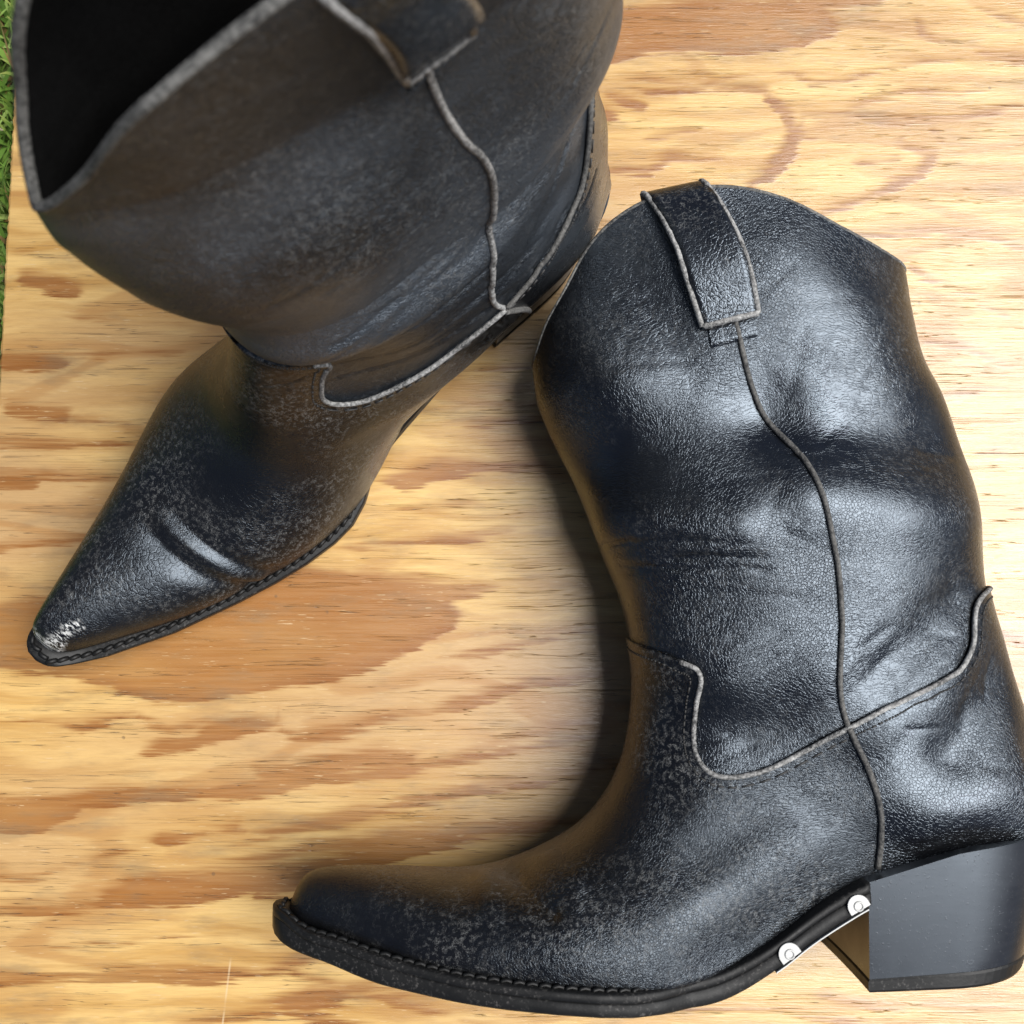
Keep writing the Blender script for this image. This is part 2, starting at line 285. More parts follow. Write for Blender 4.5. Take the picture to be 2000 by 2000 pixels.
def make_boot(root, deform, relief, ux=lambda x: x, vamp_mat=None, shaft_mat=None, waist=0., strap_l=(0, 0), strap_r=(0, 0), back_u=.5):
    G = GRID; nk, nt = G.shape[:2]
    u, v, n = G[..., 0].ravel(), G[..., 1].ravel(), G[..., 2].ravel()
    U, Nn, V_ = deform(u, n, v)
    P = np.stack([U, -Nn, V_], 1).reshape(nk, nt, 3)
    def normals(P):
        dk = np.gradient(P, axis=0); dt = (np.roll(P, -1, 1) - np.roll(P, 1, 1))
        N = np.cross(dk, dt); N /= np.linalg.norm(N, axis=2)[..., None] + 1e-12
        c = P.mean(1, keepdims=True); sgn = np.sign((N * (P - c)).sum(2).mean()); return N * sgn
    N = normals(P)
    P = P + N * relief(u, n, v).reshape(nk, nt)[..., None]
    N = normals(P)
    A = np.concatenate([P.reshape(-1, 3), N.reshape(-1, 3), u[:, None], v[:, None], n[:, None]], 1)
    ii, jj = np.meshgrid(np.arange(nk - 1), np.arange(nt), indexing='ij'); j2 = (jj + 1) % nt
    Fc = np.stack([ii * nt + jj, ii * nt + j2, (ii + 1) * nt + j2, (ii + 1) * nt + jj], -1).reshape(-1, 4)
    def fld(A, line, closing):
        L = dense(line, 120); p = A[:, 6:8]; d = poly_dist(p, L)
        return np.where(inside(p, np.vstack([L, closing])), -d, d)     # negative inside
    f_foot = lambda A: fld(A, SEAM, [[.5, .15], [.5, -.2], [-.2, -.2], [-.2, .155]])
    f_rim = lambda A: fld(A, RIM, [[.6, .29], [.6, -.2], [-.2, -.2], [-.2, .2]])
    f_front = lambda A: fld(A, SIDE, [[.23, -.2], [-.2, -.2], [-.2, .5], [.18, .5]])
    base, bf, rim_s = clip(A, Fc, f_rim(A))
    # ---- leather pieces
    def piece(name, B, F, mat, off, hem_segs=None):
        B = B.copy(); B[:, :3] += B[:, 3:6] * off; F = [tuple(int(i) for i in q if i >= 0) for q in F]
        if hem_segs:
            idx = {}; V = [*B]
            for a, b in hem_segs:
                for i in (a, b):
                    if i not in idx and i >= 0:
                        r = B[i].copy(); r[:3] -= r[3:6] * .0026; V.append(r); idx[i] = len(V) - 1
                if a >= 0 and b >= 0: F.append((a, b, idx[b], idx[a]))
            B = np.array(V)
        return link(name, mesh(name, B[:, :3], F), mat, root)
    ff = f_foot(base)
    foot, foot_f, seam_s = clip(base, bf, ff)
    sh, sh_f, _ = clip(base, bf, -ff - .004)
    parts = {}
    a, b, _ = clip(foot, foot_f, f_front(foot)); va = f_foot(a); hs = [q for q in edges_near(b, va)]
    parts['vamp'] = piece('vamp', a, b, vamp_mat or VAMP, .0016, hs)
    a, b, _ = clip(foot, foot_f, -f_front(foot)); va = f_foot(a); hs = [q for q in edges_near(b, va)]
    parts['heel_counter'] = piece('heel_counter', a, b, LEATHER, .0016, hs)
    a, b, side_s = clip(sh, sh_f, f_front(sh)); parts['front_panel'] = piece('front_panel', a, b, shaft_mat or LEATHER, 0); sA = a
    a2, b2, _ = clip(sh, sh_f, -f_front(sh)); parts['back_panel'] = piece('back_panel', a2, b2, shaft_mat or LEATHER, 0)
    # ---- lining: inner skin of the shaft
    li, li_f, _ = clip(base, bf, .112 - base[:, 7]); li = li.copy(); li[:, :3] -= li[:, 3:6] * RIM_T
    link('lining', mesh('lining', li[:, :3], [tuple(int(i) for i in q[::-1] if i >= 0) for q in li_f]), LINING, root)
    # ---- rim edge, piping
    def cords(name, B, segs, off, ra, rb, mat, it=6, minlen=20, fuzz=.03, keep=None):
        for c, cl in chains([s for s in segs if s[0] >= 0 and s[1] >= 0]):
            if len(c) < minlen: continue
            Q = B[c]; runs = [(Q, cl)]
            if keep is not None:                          # split into the contiguous kept runs
                kp = keep(Q)
                if cl and not kp.all() and kp.any(): r_ = int(np.argmin(kp)); Q = np.roll(Q, -r_, 0); kp = np.roll(kp, -r_)
                ed = np.flatnonzero(np.diff(np.r_[0, kp.astype(int), 0])); runs = [(Q[i:j], False) for i, j in zip(ed[::2], ed[1::2])]
            for Q, cl in runs:
                if len(Q) < minlen: continue
                L = np.linalg.norm(np.diff(Q[:, :3], axis=0), axis=1).sum()
                X = smooth_path(Q[:, :6], int(L / .0011) + 4, cl, it); Nn = X[:, 3:6] / np.linalg.norm(X[:, 3:6], axis=1)[:, None]
                v_, f_ = tube(X[:, :3] + Nn * off, Nn, ra, rb, cl, 10, fuzz)
                link(name, mesh(name, v_, f_), mat, root)
    cords('rim_edge', base, rim_s, -RIM_T / 2, RIM_T / 2 + .0004, .0010, RIM_E, 4)
    cords('seam_piping', foot, seam_s, .0015, .0010, .0010, EDGE, 5, fuzz=.04, keep=lambda Q: (Q[:, 6] > .1655) & ((Q[:, 6] < back_u) | (Q[:, 8] < 0)))
    if back_u < .3: cords('seam_piping', foot, seam_s, .0014, .0010, .0010, EDGE_D, 5, fuzz=.03, keep=lambda Q: (Q[:, 6] > back_u) & (Q[:, 8] >= 0))
    cords('side_piping', sA, side_s, .0006, .0012, .0011, EDGE if back_u < .3 else EDGE_D, 6, keep=lambda Q: (Q[:, 7] < .258) & (Q[:, 7] > .093))
    ft, ft_f, side2 = clip(foot, foot_f, f_front(foot))
    cords('side_piping', ft, side2, .0022, .0013, .0012, EDGE_D, 6, keep=lambda Q: (Q[:, 7] > .044))
    # ---- stitch row beside the top seam, too fine to pick apart
    st, st_f, st_s = clip(foot, foot_f, ff_of(foot, f_foot) + .0034)
    pieces = []
    for c, cl in chains([s for s in st_s if min(s) >= 0]):
        if len(c) < 40: continue
        Q = st[c]; L = np.linalg.norm(np.diff(Q[:, :3], axis=0), axis=1).sum()
        m = int(L / .0024); X = smooth_path(Q[:, :6], m * 3 + 1, cl, 4)
        for i in range(m):
            y = X[i * 3:i * 3 + 3]; pieces.append(tube(y[:, :3] + y[:, 3:6] * .0017, y[:, 3:6], .00035, .0004, False, 5))
    if pieces:
        o = link('seam_stitching', mesh('seam_stitching', *join(pieces)), THREAD, root); o['kind'] = 'stuff'
    # ---- points on the visible (or far) side for given u, v
    GU = G[:, :nt // 2 + 1]
    def locate(uv, sgn=1):
        cols = np.arange(0, nt // 2 + 1) if sgn > 0 else np.r_[0, np.arange(nt - 1, nt // 2 - 1, -1)]
        gu = G[:, cols, 0]; gv = G[:, cols, 1]; PP = P[:, cols]; NN = N[:, cols]; out = []
        for a in np.atleast_2d(uv):
            d = (gu - a[0]) ** 2 + (gv - a[1]) ** 2; i, j = np.unravel_index(d.argmin(), d.shape)
            i = min(max(i, 1), nk - 2); j = min(max(j, 1), len(cols) - 2)
            J = np.array([[gu[i + 1, j] - gu[i - 1, j], gu[i, j + 1] - gu[i, j - 1]], [gv[i + 1, j] - gv[i - 1, j], gv[i, j + 1] - gv[i, j - 1]]]) / 2
            x, y = np.clip(np.linalg.solve(J, [a[0] - gu[i, j], a[1] - gv[i, j]]), -1, 1)
            out.append(np.r_[PP[i, j] + x * (PP[i + 1, j] - PP[i - 1, j]) / 2 + y * (PP[i, j + 1] - PP[i, j - 1]) / 2, NN[i, j]])
        return np.array(out)
    # ---- pull straps, one on each side
    for sgn in (1, -1):
        l_, r_ = dense(STL, 40) + np.array(strap_l), dense(STR, 40) + np.array(strap_r)
        m = 9
        rows = []
        for i in range(39, -1, -1):                      # from the sewn end up to the rim, outside
            q = [l_[i] + (r_[i] - l_[i]) * k / (m - 1) for k in range(m)]; X = locate(q, sgn)
            h = (39 - i) / 39; lift = .0022 + .0042 * math.sin(math.pi * min(1, h * 1.02)) ** .8
            if h < .22: lift = .0018 + .0016 * h / .22
            rows.append((X[:, :3] + X[:, 3:6] * lift, X[:, 3:6]))
        top, tn = rows[-1]; up = rows[-1][0] - rows[-3][0]; up = up.mean(0); up /= np.linalg.norm(up)
        inn = -tn.mean(0); r0 = .0056
        for a in np.linspace(.2, 1, 8) * math.pi:        # folded over the rim
            c = top + inn * r0 + up * .001
            rows.append((c - inn * r0 * math.cos(a) + up * r0 * 1.0 * math.sin(a), -inn[None] * math.cos(a) * 1. + up[None] * math.sin(a) + tn * 0))
        e, en = rows[-1]
        for i in range(1, 9): rows.append((e - up * .0035 * i, en))
        R = np.array([r[0] for r in rows])
        for _ in range(14): R[1:-1] = (R[:-2] + 2 * R[1:-1] + R[2:]) / 4; R[:, 1:-1] = (R[:, :-2] + 2 * R[:, 1:-1] + R[:, 2:]) / 4
        RN = np.array([r[1] for r in rows]); RN /= np.linalg.norm(RN, axis=2)[..., None]
        nr = len(R); T2 = .0013
        Vt = np.concatenate([(R + RN * T2).reshape(-1, 3), (R - RN * T2).reshape(-1, 3)]); o2 = nr * m; Fs = []
        for i in range(nr - 1):
            for j in range(m - 1):
                a = i * m + j; Fs += [(a, a + 1, a + m + 1, a + m), (o2 + a, o2 + a + m, o2 + a + m + 1, o2 + a + 1)]
            a = i * m; b = i * m + m - 1
            Fs += [(a, a + m, o2 + a + m, o2 + a), (b, o2 + b, o2 + b + m, b + m)]
        for j in range(m - 1):
            a = j; b = (nr - 1) * m + j; Fs += [(a, o2 + a, o2 + a + 1, a + 1), (b, b + 1, o2 + b + 1, o2 + b)]
        s_o = link('pull_strap', mesh('pull_strap', Vt, Fs), STRAP, root)
        for j in (0, m - 1):
            p_, q_ = R[:, j], RN[:, j]; X = smooth_path(np.concatenate([p_, q_], 1), 90, False, 2)
            link('strap_edge', mesh('strap_edge', *tube(X[:, :3] + X[:, 3:6] * .0004, X[:, 3:6], .0015, .0012, False, 8, .06)), EDGE, s_o)
        X = smooth_path(np.concatenate([R[0], RN[0]], 1), 24, False, 0)
        link('strap_end', mesh('strap_end', *tube(X[:, :3] + X[:, 3:6] * .0002, X[:, 3:6], .0019, .0012, False, 8, .08)), EDGE, s_o)
        # stitched anchor below the strap
        rows = []
        for k in np.linspace(0, 1, 8):
            a0, a1 = np.array(STL[-1]) + strap_l, np.array(STR[-1]) + strap_r; dv = np.array([.0012, -.0085])
            w0, w1 = a0 + (a1 - a0) * .10 + dv * k, a0 + (a1 - a0) * .93 + dv * k
            X = locate([w0 + (w1 - w0) * x for x in np.linspace(0, 1, 9)], sgn); rows.append(X[:, :3] + X[:, 3:6] * (.0013 if 0 < k < 1 else .0004))
        R = np.array(rows).reshape(-1, 3)
        link('strap_anchor', mesh('strap_anchor', R, [(i * 9 + j, i * 9 + j + 1, i * 9 + j + 10, i * 9 + j + 9) for i in range(7) for j in range(8)]), STRAP, root)
    # ---- sole
    top, bot = cub(SOLE_TOP), cub(SOLE_BOT)
    wst = lambda x: waist * sm(.150, .175, x) * (1 - sm(.215, .23, x))
    pl, pr = (lambda x: lin(PLAN_L, x) - wst(x)), (lambda x: lin(PLAN_R, x) - wst(x))
    def plate(us, tz, bz, inset, rad):
        rings = []
        for x in us:
            l, r = pl(x) - inset, -(pr(x) - inset); t_, b_ = tz(x), bz(x); k = min(rad, (t_ - b_) * .45)
            ring = [(r + k, b_), (r, b_ + k), (r, t_ - k), (r + k, t_), ((l + r) / 2, t_), (l - k, t_), (l, t_ - k), (l, b_ + k), (l - k, b_), ((l + r) / 2, b_)]
            rings.append([(float(ux(x)), -a, z) for a, z in ring])
        V = np.array(rings).reshape(-1, 3); m = 10; nn = len(us)
        F = [(i * m + j, i * m + (j + 1) % m, (i + 1) * m + (j + 1) % m, (i + 1) * m + j) for i in range(nn - 1) for j in range(m)]
        F += [tuple(range(m))[::-1], tuple(range((nn - 1) * m, nn * m))]
        return V, F
    us = np.r_[np.linspace(0, .02, 22) ** 1.0, np.linspace(.0225, .2302, 110)]
    tw = lambda x: min(.0036, .0036)
    link('outsole', mesh('outsole', *plate(us, lambda x: float(top(x)) - .0034, lambda x: float(bot(x)), .0004, .0007)), RUBBER, root)
    us2 = np.r_[np.linspace(.0005, .02, 20), np.linspace(.0225, .2300, 110)]
    welt = link('welt', mesh('welt', *plate(us2, lambda x: float(top(x)), lambda x: float(top(x)) - .0036, .0, .0007)), RUBBER, root)
    # welt stitches, one object each
    path = np.array([(x, s_ * ((pl(x) if s_ > 0 else pr(x)) - .0032), float(top(x)) + .0002) for s_, xs in ((1, np.linspace(.165, .004, 200)), (-1, np.linspace(.004, .165, 200))) for x in xs])
    path = np.stack([ux(path[:, 0]), -path[:, 1], path[:, 2]], 1)
    d = np.r_[0, np.cumsum(np.linalg.norm(np.diff(path, axis=0), axis=1))]; m = int(d[-1] / .0047)
    stm = mesh('stitch', *tube(np.array([[-.0021, 0, -.0006], [-.0015, 0, .0003], [0, 0, .0006], [.0015, 0, .0003], [.0021, 0, -.0006]]), np.array([[0, 0, 1]] * 5), .0008, .0010, False, 6))
    stm.materials.append(RUBBER); stm.polygons.foreach_set('use_smooth', [True] * len(stm.polygons))
    for i in range(m):
        a = np.array([np.interp((i + .5) / m * d[-1] + e, d, path[:, k]) for e in (-.0015, 0, .0015) for k in range(3)]).reshape(3, 3); t_ = a[2] - a[0]
        o = bpy.data.objects.new('stitch', stm); S.collection.objects.link(o); o.parent = welt; o.location = a[1]
        o.rotation_euler = (0, -math.asin(t_[2] / np.linalg.norm(t_)), math.atan2(t_[1], t_[0]) + .22)
    # ---- heel block: D-shaped loft
    def dplan(u0, u1, h, m=36, conc=.0006):
        a = np.linspace(-math.pi / 2, math.pi / 2, m); L = u1 - u0; st = L * .42
        x = u0 + st + (L - st) * np.cos(a) ** .8; y = h * np.sign(np.sin(a)) * np.abs(np.sin(a)) ** .9
        q = list(zip(x, y)); q = [(u0, -h * .985)] + q + [(u0, h * .985)]
        for s_ in np.linspace(1, -1, 9)[1:-1]: q.append((u0 + conc * (1 - s_ * s_), h * .985 * s_))
        return np.array(q)
    def loft(levels):
        V = []; m = len(levels[0])
        for L in levels: V += [tuple(p) for p in L]
        F = [(i * m + j, i * m + (j + 1) % m, (i + 1) * m + (j + 1) % m, (i + 1) * m + j) for i in range(len(levels) - 1) for j in range(m)]
        F += [tuple(range(m))[::-1], tuple(range((len(levels) - 1) * m, len(levels) * m))]
        return np.array(V), F
    hb = cub([[.22, .0004], [.229, .0006], [.2568, .0012], [.28, .0022], [.30, .0042], [.33, .008]])
    def heel_level(f):                                   # f 0 bottom .. 1 seat
        q = dplan(.2293 + .0006 * f, .2975 + (.3125 - .2975) * f ** .8, .0335 + .0042 * f)
        zt = np.array([float(top(x)) for x in q[:, 0]]) - .0002; zb = hb(q[:, 0])
        return np.stack([ux(q[:, 0]), -q[:, 1], zb + (zt - zb) * f], 1)
    hl = [heel_level(f) for f in np.linspace(.12, 1, 16)]
    heel = link('heel', mesh('heel', *loft(hl)), HEEL, root, False)
    lf = [heel_level(f) for f in (0, .02, .10, .118)]
    for i in (1, 2): lf[i][:, :2] = lf[i][:, :2] + (lf[i][:, :2] - lf[i][:, :2].mean(0)) * .012
    link('top_lift', mesh('top_lift', *loft(lf)), RUBBER, heel, False)
    # seat rand line: thin dark strip between counter and heel
    for me in (heel.data,):
        me.set_sharp_from_angle(angle=math.radians(35)) if hasattr(me, 'set_sharp_from_angle') else None
        me.polygons.foreach_set('use_smooth', [True] * len(me.polygons))
    return dict(locate=locate, top=top, bot=bot, pl=pl)
def edges_near(F, f, eps=2e-5):
    cnt = {}
    near = np.abs(f) < 3e-4
    for q in F:
        q = [int(i) for i in q if i >= 0]
        if not near[q].any(): continue
        for a, b in zip(q, q[1:] + q[:1]): k = (min(a, b), max(a, b)); cnt[k] = cnt.get(k, 0) + 1
    return [k for k, c in cnt.items() if c == 1 and abs(f[k[0]]) < 3e-4 and abs(f[k[1]]) < 3e-4]
def ff_of(B, f): return f(B)
RIM_T = .0021

def ridges(u, v, lst):
    p = np.stack([u, v], 1); r = np.zeros(len(u))
    for (a, b, w, amp) in lst:
        d, t = seg_dist(p, np.array(a), np.array(b)); r += amp * np.exp(-(d / w) ** 2)
    return r
def creases(seed, zones):
    g = np.random.default_rng(seed); out = []
    for (u0, v0, u1, v1, cnt, ang, spread, ln, amp) in zones:
        for _ in range(cnt):
            c = np.array([g.uniform(u0, u1), g.uniform(v0, v1)]); a = math.radians(ang + g.normal() * spread); l = ln * g.uniform(.5, 1.3)
            e = np.array([math.cos(a), math.sin(a)]) * l / 2; out.append((c - e, c + e, g.uniform(.0009, .0022), -amp * g.uniform(.4, 1.2)))
    return out
def boot_root(name, mat4, label):
    o = bpy.data.objects.new(name, None); S.collection.objects.link(o); o.empty_display_size = .03
    o.matrix_world = mat4; tag(o, label, 'boot', 'pair of black leather cowboy boots'); return o
from mathutils import Matrix, Vector

# ------------------------------------------------------------------ boot standing upright
ang = math.radians(42.7)
STAND = Matrix(((math.cos(ang), -math.sin(ang), 0, -.2109), (math.sin(ang), math.cos(ang), 0, -.0128), (0, 0, 1, .0008), (0, 0, 0, 1)))
stand = boot_root('cowboy_boot', STAND, 'black leather cowboy boot standing upright with its shaft opening towards the viewer')
def stretch_s(x): return x + .018 * sm(.18, .24, x)      # this boot's heel sits a little further back
def deform_s(u, n, v):
    hw = np.interp(v, [.0, .10, .15, .20, .25, .32], [.045, .0445, .045, .0435, .041, .037]); q = np.clip(np.abs(n) / hw, 0, 1)
    k = sm(.14, .22, v); n = n * (1 - .0 * k) * np.where(q > 0, np.maximum(q, 1e-4), 1) ** (.12 * k + .45 * sm(.2, .25, v) * (1 - sm(.15, .20, u)))
    ce = np.interp(v, [.10, .14, .165, .19, .25, .30], [0, -.002, -.003, -.003, -.002, .011])
    sc = np.interp(v, [.06, .098, .14, .160, .172, .19, .22, .25, .30], [1., 1.04, .97, .78, .78, .78, .70, .58, .54])
    s_ = np.clip((u - .14) / .155, -.1, 1.1)
    df = np.interp(v, [.06, .09, .112, .130, .15, .17, .20, .25, .31], [0, -.002, .005, .013, .019, .023, .025, .034, .039])
    db = np.interp(v, [.112, .15, .20, .25, .31], [0, .001, .003, .008, .012])
    mid = np.interp(v, [.12, .18, .20, .25, .31], [0, .004, .008, .023, .026]) * np.sin(np.pi * np.clip(s_, 0, 1))
    u2 = stretch_s(u) + df * np.clip(1 - s_, 0, 1.1) ** np.interp(v, [.13, .18], [3, 1]) + db * s_ + mid - .018 * 0
    n = n * (1 - .26 * (1 - sm(.165, .205, u)) * sm(.06, .095, v) * (1 - sm(.12, .15, v)))
    n = n * (1 + np.interp(v, [.02, .035, .06, .098, .14], [0, .15, .32, .14, 0]) * sm(.165, .225, u) * (1 - sm(.27, .305, u)))
    tw = sm(.13, .22, v) * .12 * (u2 - .22)
    return u2, n * sc + ce + tw - .0065 * sm(.235, .29, v) * sm(0, .015, -n), v
RS = creases(3, [(.16, .10, .26, .16, 30, 12, 12, .035, .0006), (.15, .16, .27, .23, 10, 25, 20, .04, .0003)])
RS += [((.062, .060), (.090, .015), .005, -.0022), ((.075, .062), (.100, .02), .004, -.0015), ((.068, .06), (.094, .02), .003, .0012)]
def relief_s(u, n, v):
    vf = np.interp(u, [.14, .2, .235, .25, .28, .31], [.148, .150, .160, .166, .172, .176])      # the shaft slumps over its own ankle here
    fold = sm(vf - .003, vf + .003, v) * (1 - sm(vf + .006, vf + .045, v)) * .0045 - .0015 * np.exp(-((v - vf + .006) / .006) ** 2)
    fr = .0022 * np.exp(-((v - .142) / .009) ** 2) * sm(.127, .136, v) + .0068 * np.exp(-((v - .196) / .032) ** 2)
    return (ridges(u, v, RS) + fold * sm(.20, .235, u)) * sm(-.01, .012, n) + fr * (1 - sm(.165, .215, u)) * sm(-.045, -.02, n)
infoS = make_boot(stand, deform_s, relief_s, stretch_s, SCUFFED, DRY, .0035, (.009, -.003), (.0007, -.004), .2262)

# ------------------------------------------------------------------ boot lying on its side
gl = math.radians(1.304); ZM = .047
LIE = Matrix(((math.cos(gl), 0 * 1, -math.sin(gl), -.09569), (math.sin(gl), 0, math.cos(gl), -.14419), (0, -1, 0, ZM), (0, 0, 0, 1)))
lie = boot_root('cowboy_boot', LIE, 'black leather cowboy boot lying on its side with metal tabs on its sole')
def deform_l(u, n, v):
    lo = -.0455; n2 = np.where(n < 0, np.maximum(n, lo), n)
    return u, n2, v
RL = [((.12, .205), (.20, .217), .016, -.0045), ((.20, .216), (.265, .210), .016, -.005), ((.125, .178), (.185, .176), .013, .0055), ((.215, .185), (.275, .178), .016, .005),
      ((.155, .130), (.178, .118), .016, .0065), ((.24, .118), (.272, .145), .010, -.004), ((.19, .094), (.225, .108), .010, -.002),
      ((.125, .262), (.142, .235), .014, .004), ((.21, .285), (.245, .255), .02, .004), ((.175, .235), (.2, .23), .014, -.0025), ((.15, .285), (.165, .255), .010, -.0015),
      ((.265, .088), (.285, .112), .011, -.0045), ((.29, .074), (.255, .062), .012, .003), ((.20, .055), (.15, .028), .014, .0025), ((.225, .082), (.17, .05), .013, -.003)]
RL += creases(5, [(.13, .160, .19, .172, 14, -3, 8, .03, .0006), (.14, .12, .29, .2, 20, 5, 30, .03, .0002), (.17, .09, .26, .13, 24, 30, 10, .03, .00035), (.13, .20, .28, .28, 24, 10, 40, .025, .00025), (.25, .08, .30, .13, 10, 50, 30, .02, .0003)])
RL += [((.092, .046), (.112, .034), .0035, -.0028), ((.083, .046), (.088, .034), .005, .0022), ((.105, .05), (.12, .042), .004, .0015)]
def relief_l(u, n, v): return ridges(u, v, RL[:15]) * .78 * sm(-.002, .024, n) + ridges(u, v, RL[15:]) * sm(-.004, .018, n)
infoL = make_boot(lie, deform_l, relief_l)

# metal shank plate with two folded tabs on the waist of the lying boot
def tab_mesh(r, h, t=.0008):
    a = np.linspace(0, math.pi, 15); pts = [(-r, -h)] + [(-r * math.cos(x), r * math.sin(x)) for x in a] + [(r, -h)]
    m = len(pts); V = [(x, -t, y) for x, y in pts] + [(x, 0, y) for x, y in pts]
    F = [tuple(range(m)), tuple(range(m, 2 * m))[::-1]] + [(i, i + m, (i + 1) % m + m, (i + 1) % m) for i in range(m)]
    return V, F
plate_pts = [(x, float(infoL['bot'](x)) - .0006) for x in np.linspace(.1935, .229, 20)]
V = []; Fq = []
for x, z in plate_pts:
    e = float(infoL['pl'](x)); V += [(x, -e - .0002, z - .0002), (x, -e - .0002, z + .0003), (x, -e + .007, z + .0003), (x, -e + .007, z - .0002)]
for i in range(len(plate_pts) - 1):
    for j in range(4): Fq.append((i * 4 + j, i * 4 + (j + 1) % 4, i * 4 + 4 + (j + 1) % 4, i * 4 + 4 + j))
sp = link('shank_plate', mesh('shank_plate', V, Fq), METAL, lie, False)
for x in (.1985, .2250):
    zb = float(infoL['bot'](x)); sl = math.atan2(float(infoL['bot'](x + .003)) - float(infoL['bot'](x - .003)), .006)
    tb = link('metal_tab', mesh('metal_tab', *tab_mesh(.0041, .0016)), METAL, sp, False)
    rv = np.array([(.0016 * math.cos(q), -.0009, .0016 * math.sin(q)) for q in np.linspace(0, 2 * math.pi, 17)])
    link('rivet', mesh('rivet', *tube(rv, np.array([[0, -1, 0]] * 17), .0004, .0004, True, 6)), METAL, tb)
    tb.location = (x, -float(infoL['pl'](x)) - .0003, zb + .0030); tb.rotation_euler = (0, -sl, 0)
if DEBUG:
    def pj(p):
        a = math.radians(6); x, y, z = p[0], p[1], p[2] - .48; yy = y * math.cos(a) + z * math.sin(a); zz = -y * math.sin(a) + z * math.cos(a)
        return round(1000 + 1000 * x / -zz / .4986), round(1000 - 1000 * yy / -zz / .4986)
    for nm, uv in dict(strapL=STL[-1], strapR=STR[-1], s24=(.1924,.2405), s20=(.2126, .2), s178=(.219, .1787), s154=(.224, .154), s13=(.2233, .13), cross=(.2262, .097), tongue=(.1738, .1199), dip=(.1692, .0881), dip2=(.1821, .0798), cttop=(.29, .149), V=(.1135, .257), rim=(.13, .2876), rim2=(.17, .3123)).items():
        for sg in (1, -1):
            q = infoS['locate'](uv, sg)[0][:3]; print(nm, sg, pj(STAND @ Vector(q)))


# ------------------------------------------------------------------ plywood board
BX0, BX1, BY0, BY1 = -.2446, .62, -.62, .62
POLYS = [[(-2483, 73), (-2466, -233), (-2171, -245), (-1850, -317), (-1652, -387), (-1480, -392), (-1286, -356), (-945, -310), (-701, -245), (-481, -160), (-335, -74), (-212, 11), (-262, 73), (-64, 142), (-163, 171), (-609, 233), (-1006, 270), (-1398, 97), (-2238, 122)], [(-1074, -642), (-890, -618), (-599, -565), (-413, -594), (-442, -651), (-694, -689), (-887, -746), (-1080, -803), (-1273, -812), (-1515, -827), (-1756, -831), (-1949, -846), (-1996, -888), (-2137, -954), (-2233, -973), (-2388, -963), (-2398, -775), (-2049, -775), (-1663, -746), (-1372, -737), (-1179, -708)], [(-468, -803), (-643, -831), (-884, -879), (-1076, -935), (-1192, -954), (-1242, -897), (-1462, -944), (-1597, -963), (-1672, -1010), (-1556, -1029), (-1365, -982), (-1124, -982), (-787, -935), (-467, -869), (-305, -822)], [(-466, -973), (-641, -1010), (-881, -1057), (-1120, -1104), (-1553, -1122), (-1744, -1141), (-1838, -1206), (-1884, -1253), (-2352, -1280), (-2350, -1317), (-2024, -1336), (-1852, -1308), (-1451, -1299), (-1260, -1253), (-1021, -1234), (-783, -1178), (-465, -1076), (-111, -1010)], [(-2336, -1584), (-2108, -1566), (-1871, -1556), (-1634, -1529), (-1348, -1538), (-1109, -1547), (-968, -1492), (-873, -1483), (-824, -1511), (-966, -1566), (-1250, -1620), (-1440, -1629), (-1725, -1620), (-2106, -1620), (-2333, -1629)], [(-1115, -1684), (-889, -1620), (-679, -1639), (-459, -1675), (-458, -1711), (-726, -1689), (-773, -1720), (-867, -1748), (-1057, -1739)], [(-1192, -655), (-784, -665), (-803, -712), (-928, -769), (-1171, -750)], [(-665, 658), (-341, 772), (110, 746), (235, 708), (-165, 683), (-514, 595)], [(539, 3030), (921, 3086), (1907, 3086), (1813, 3023), (1576, 3002), (1638, 2919), (1598, 2877), (1438, 2794), (1229, 2788), (1045, 2774), (784, 2781), (627, 2767), (522, 2732), (326, 2732), (354, 2919)]]
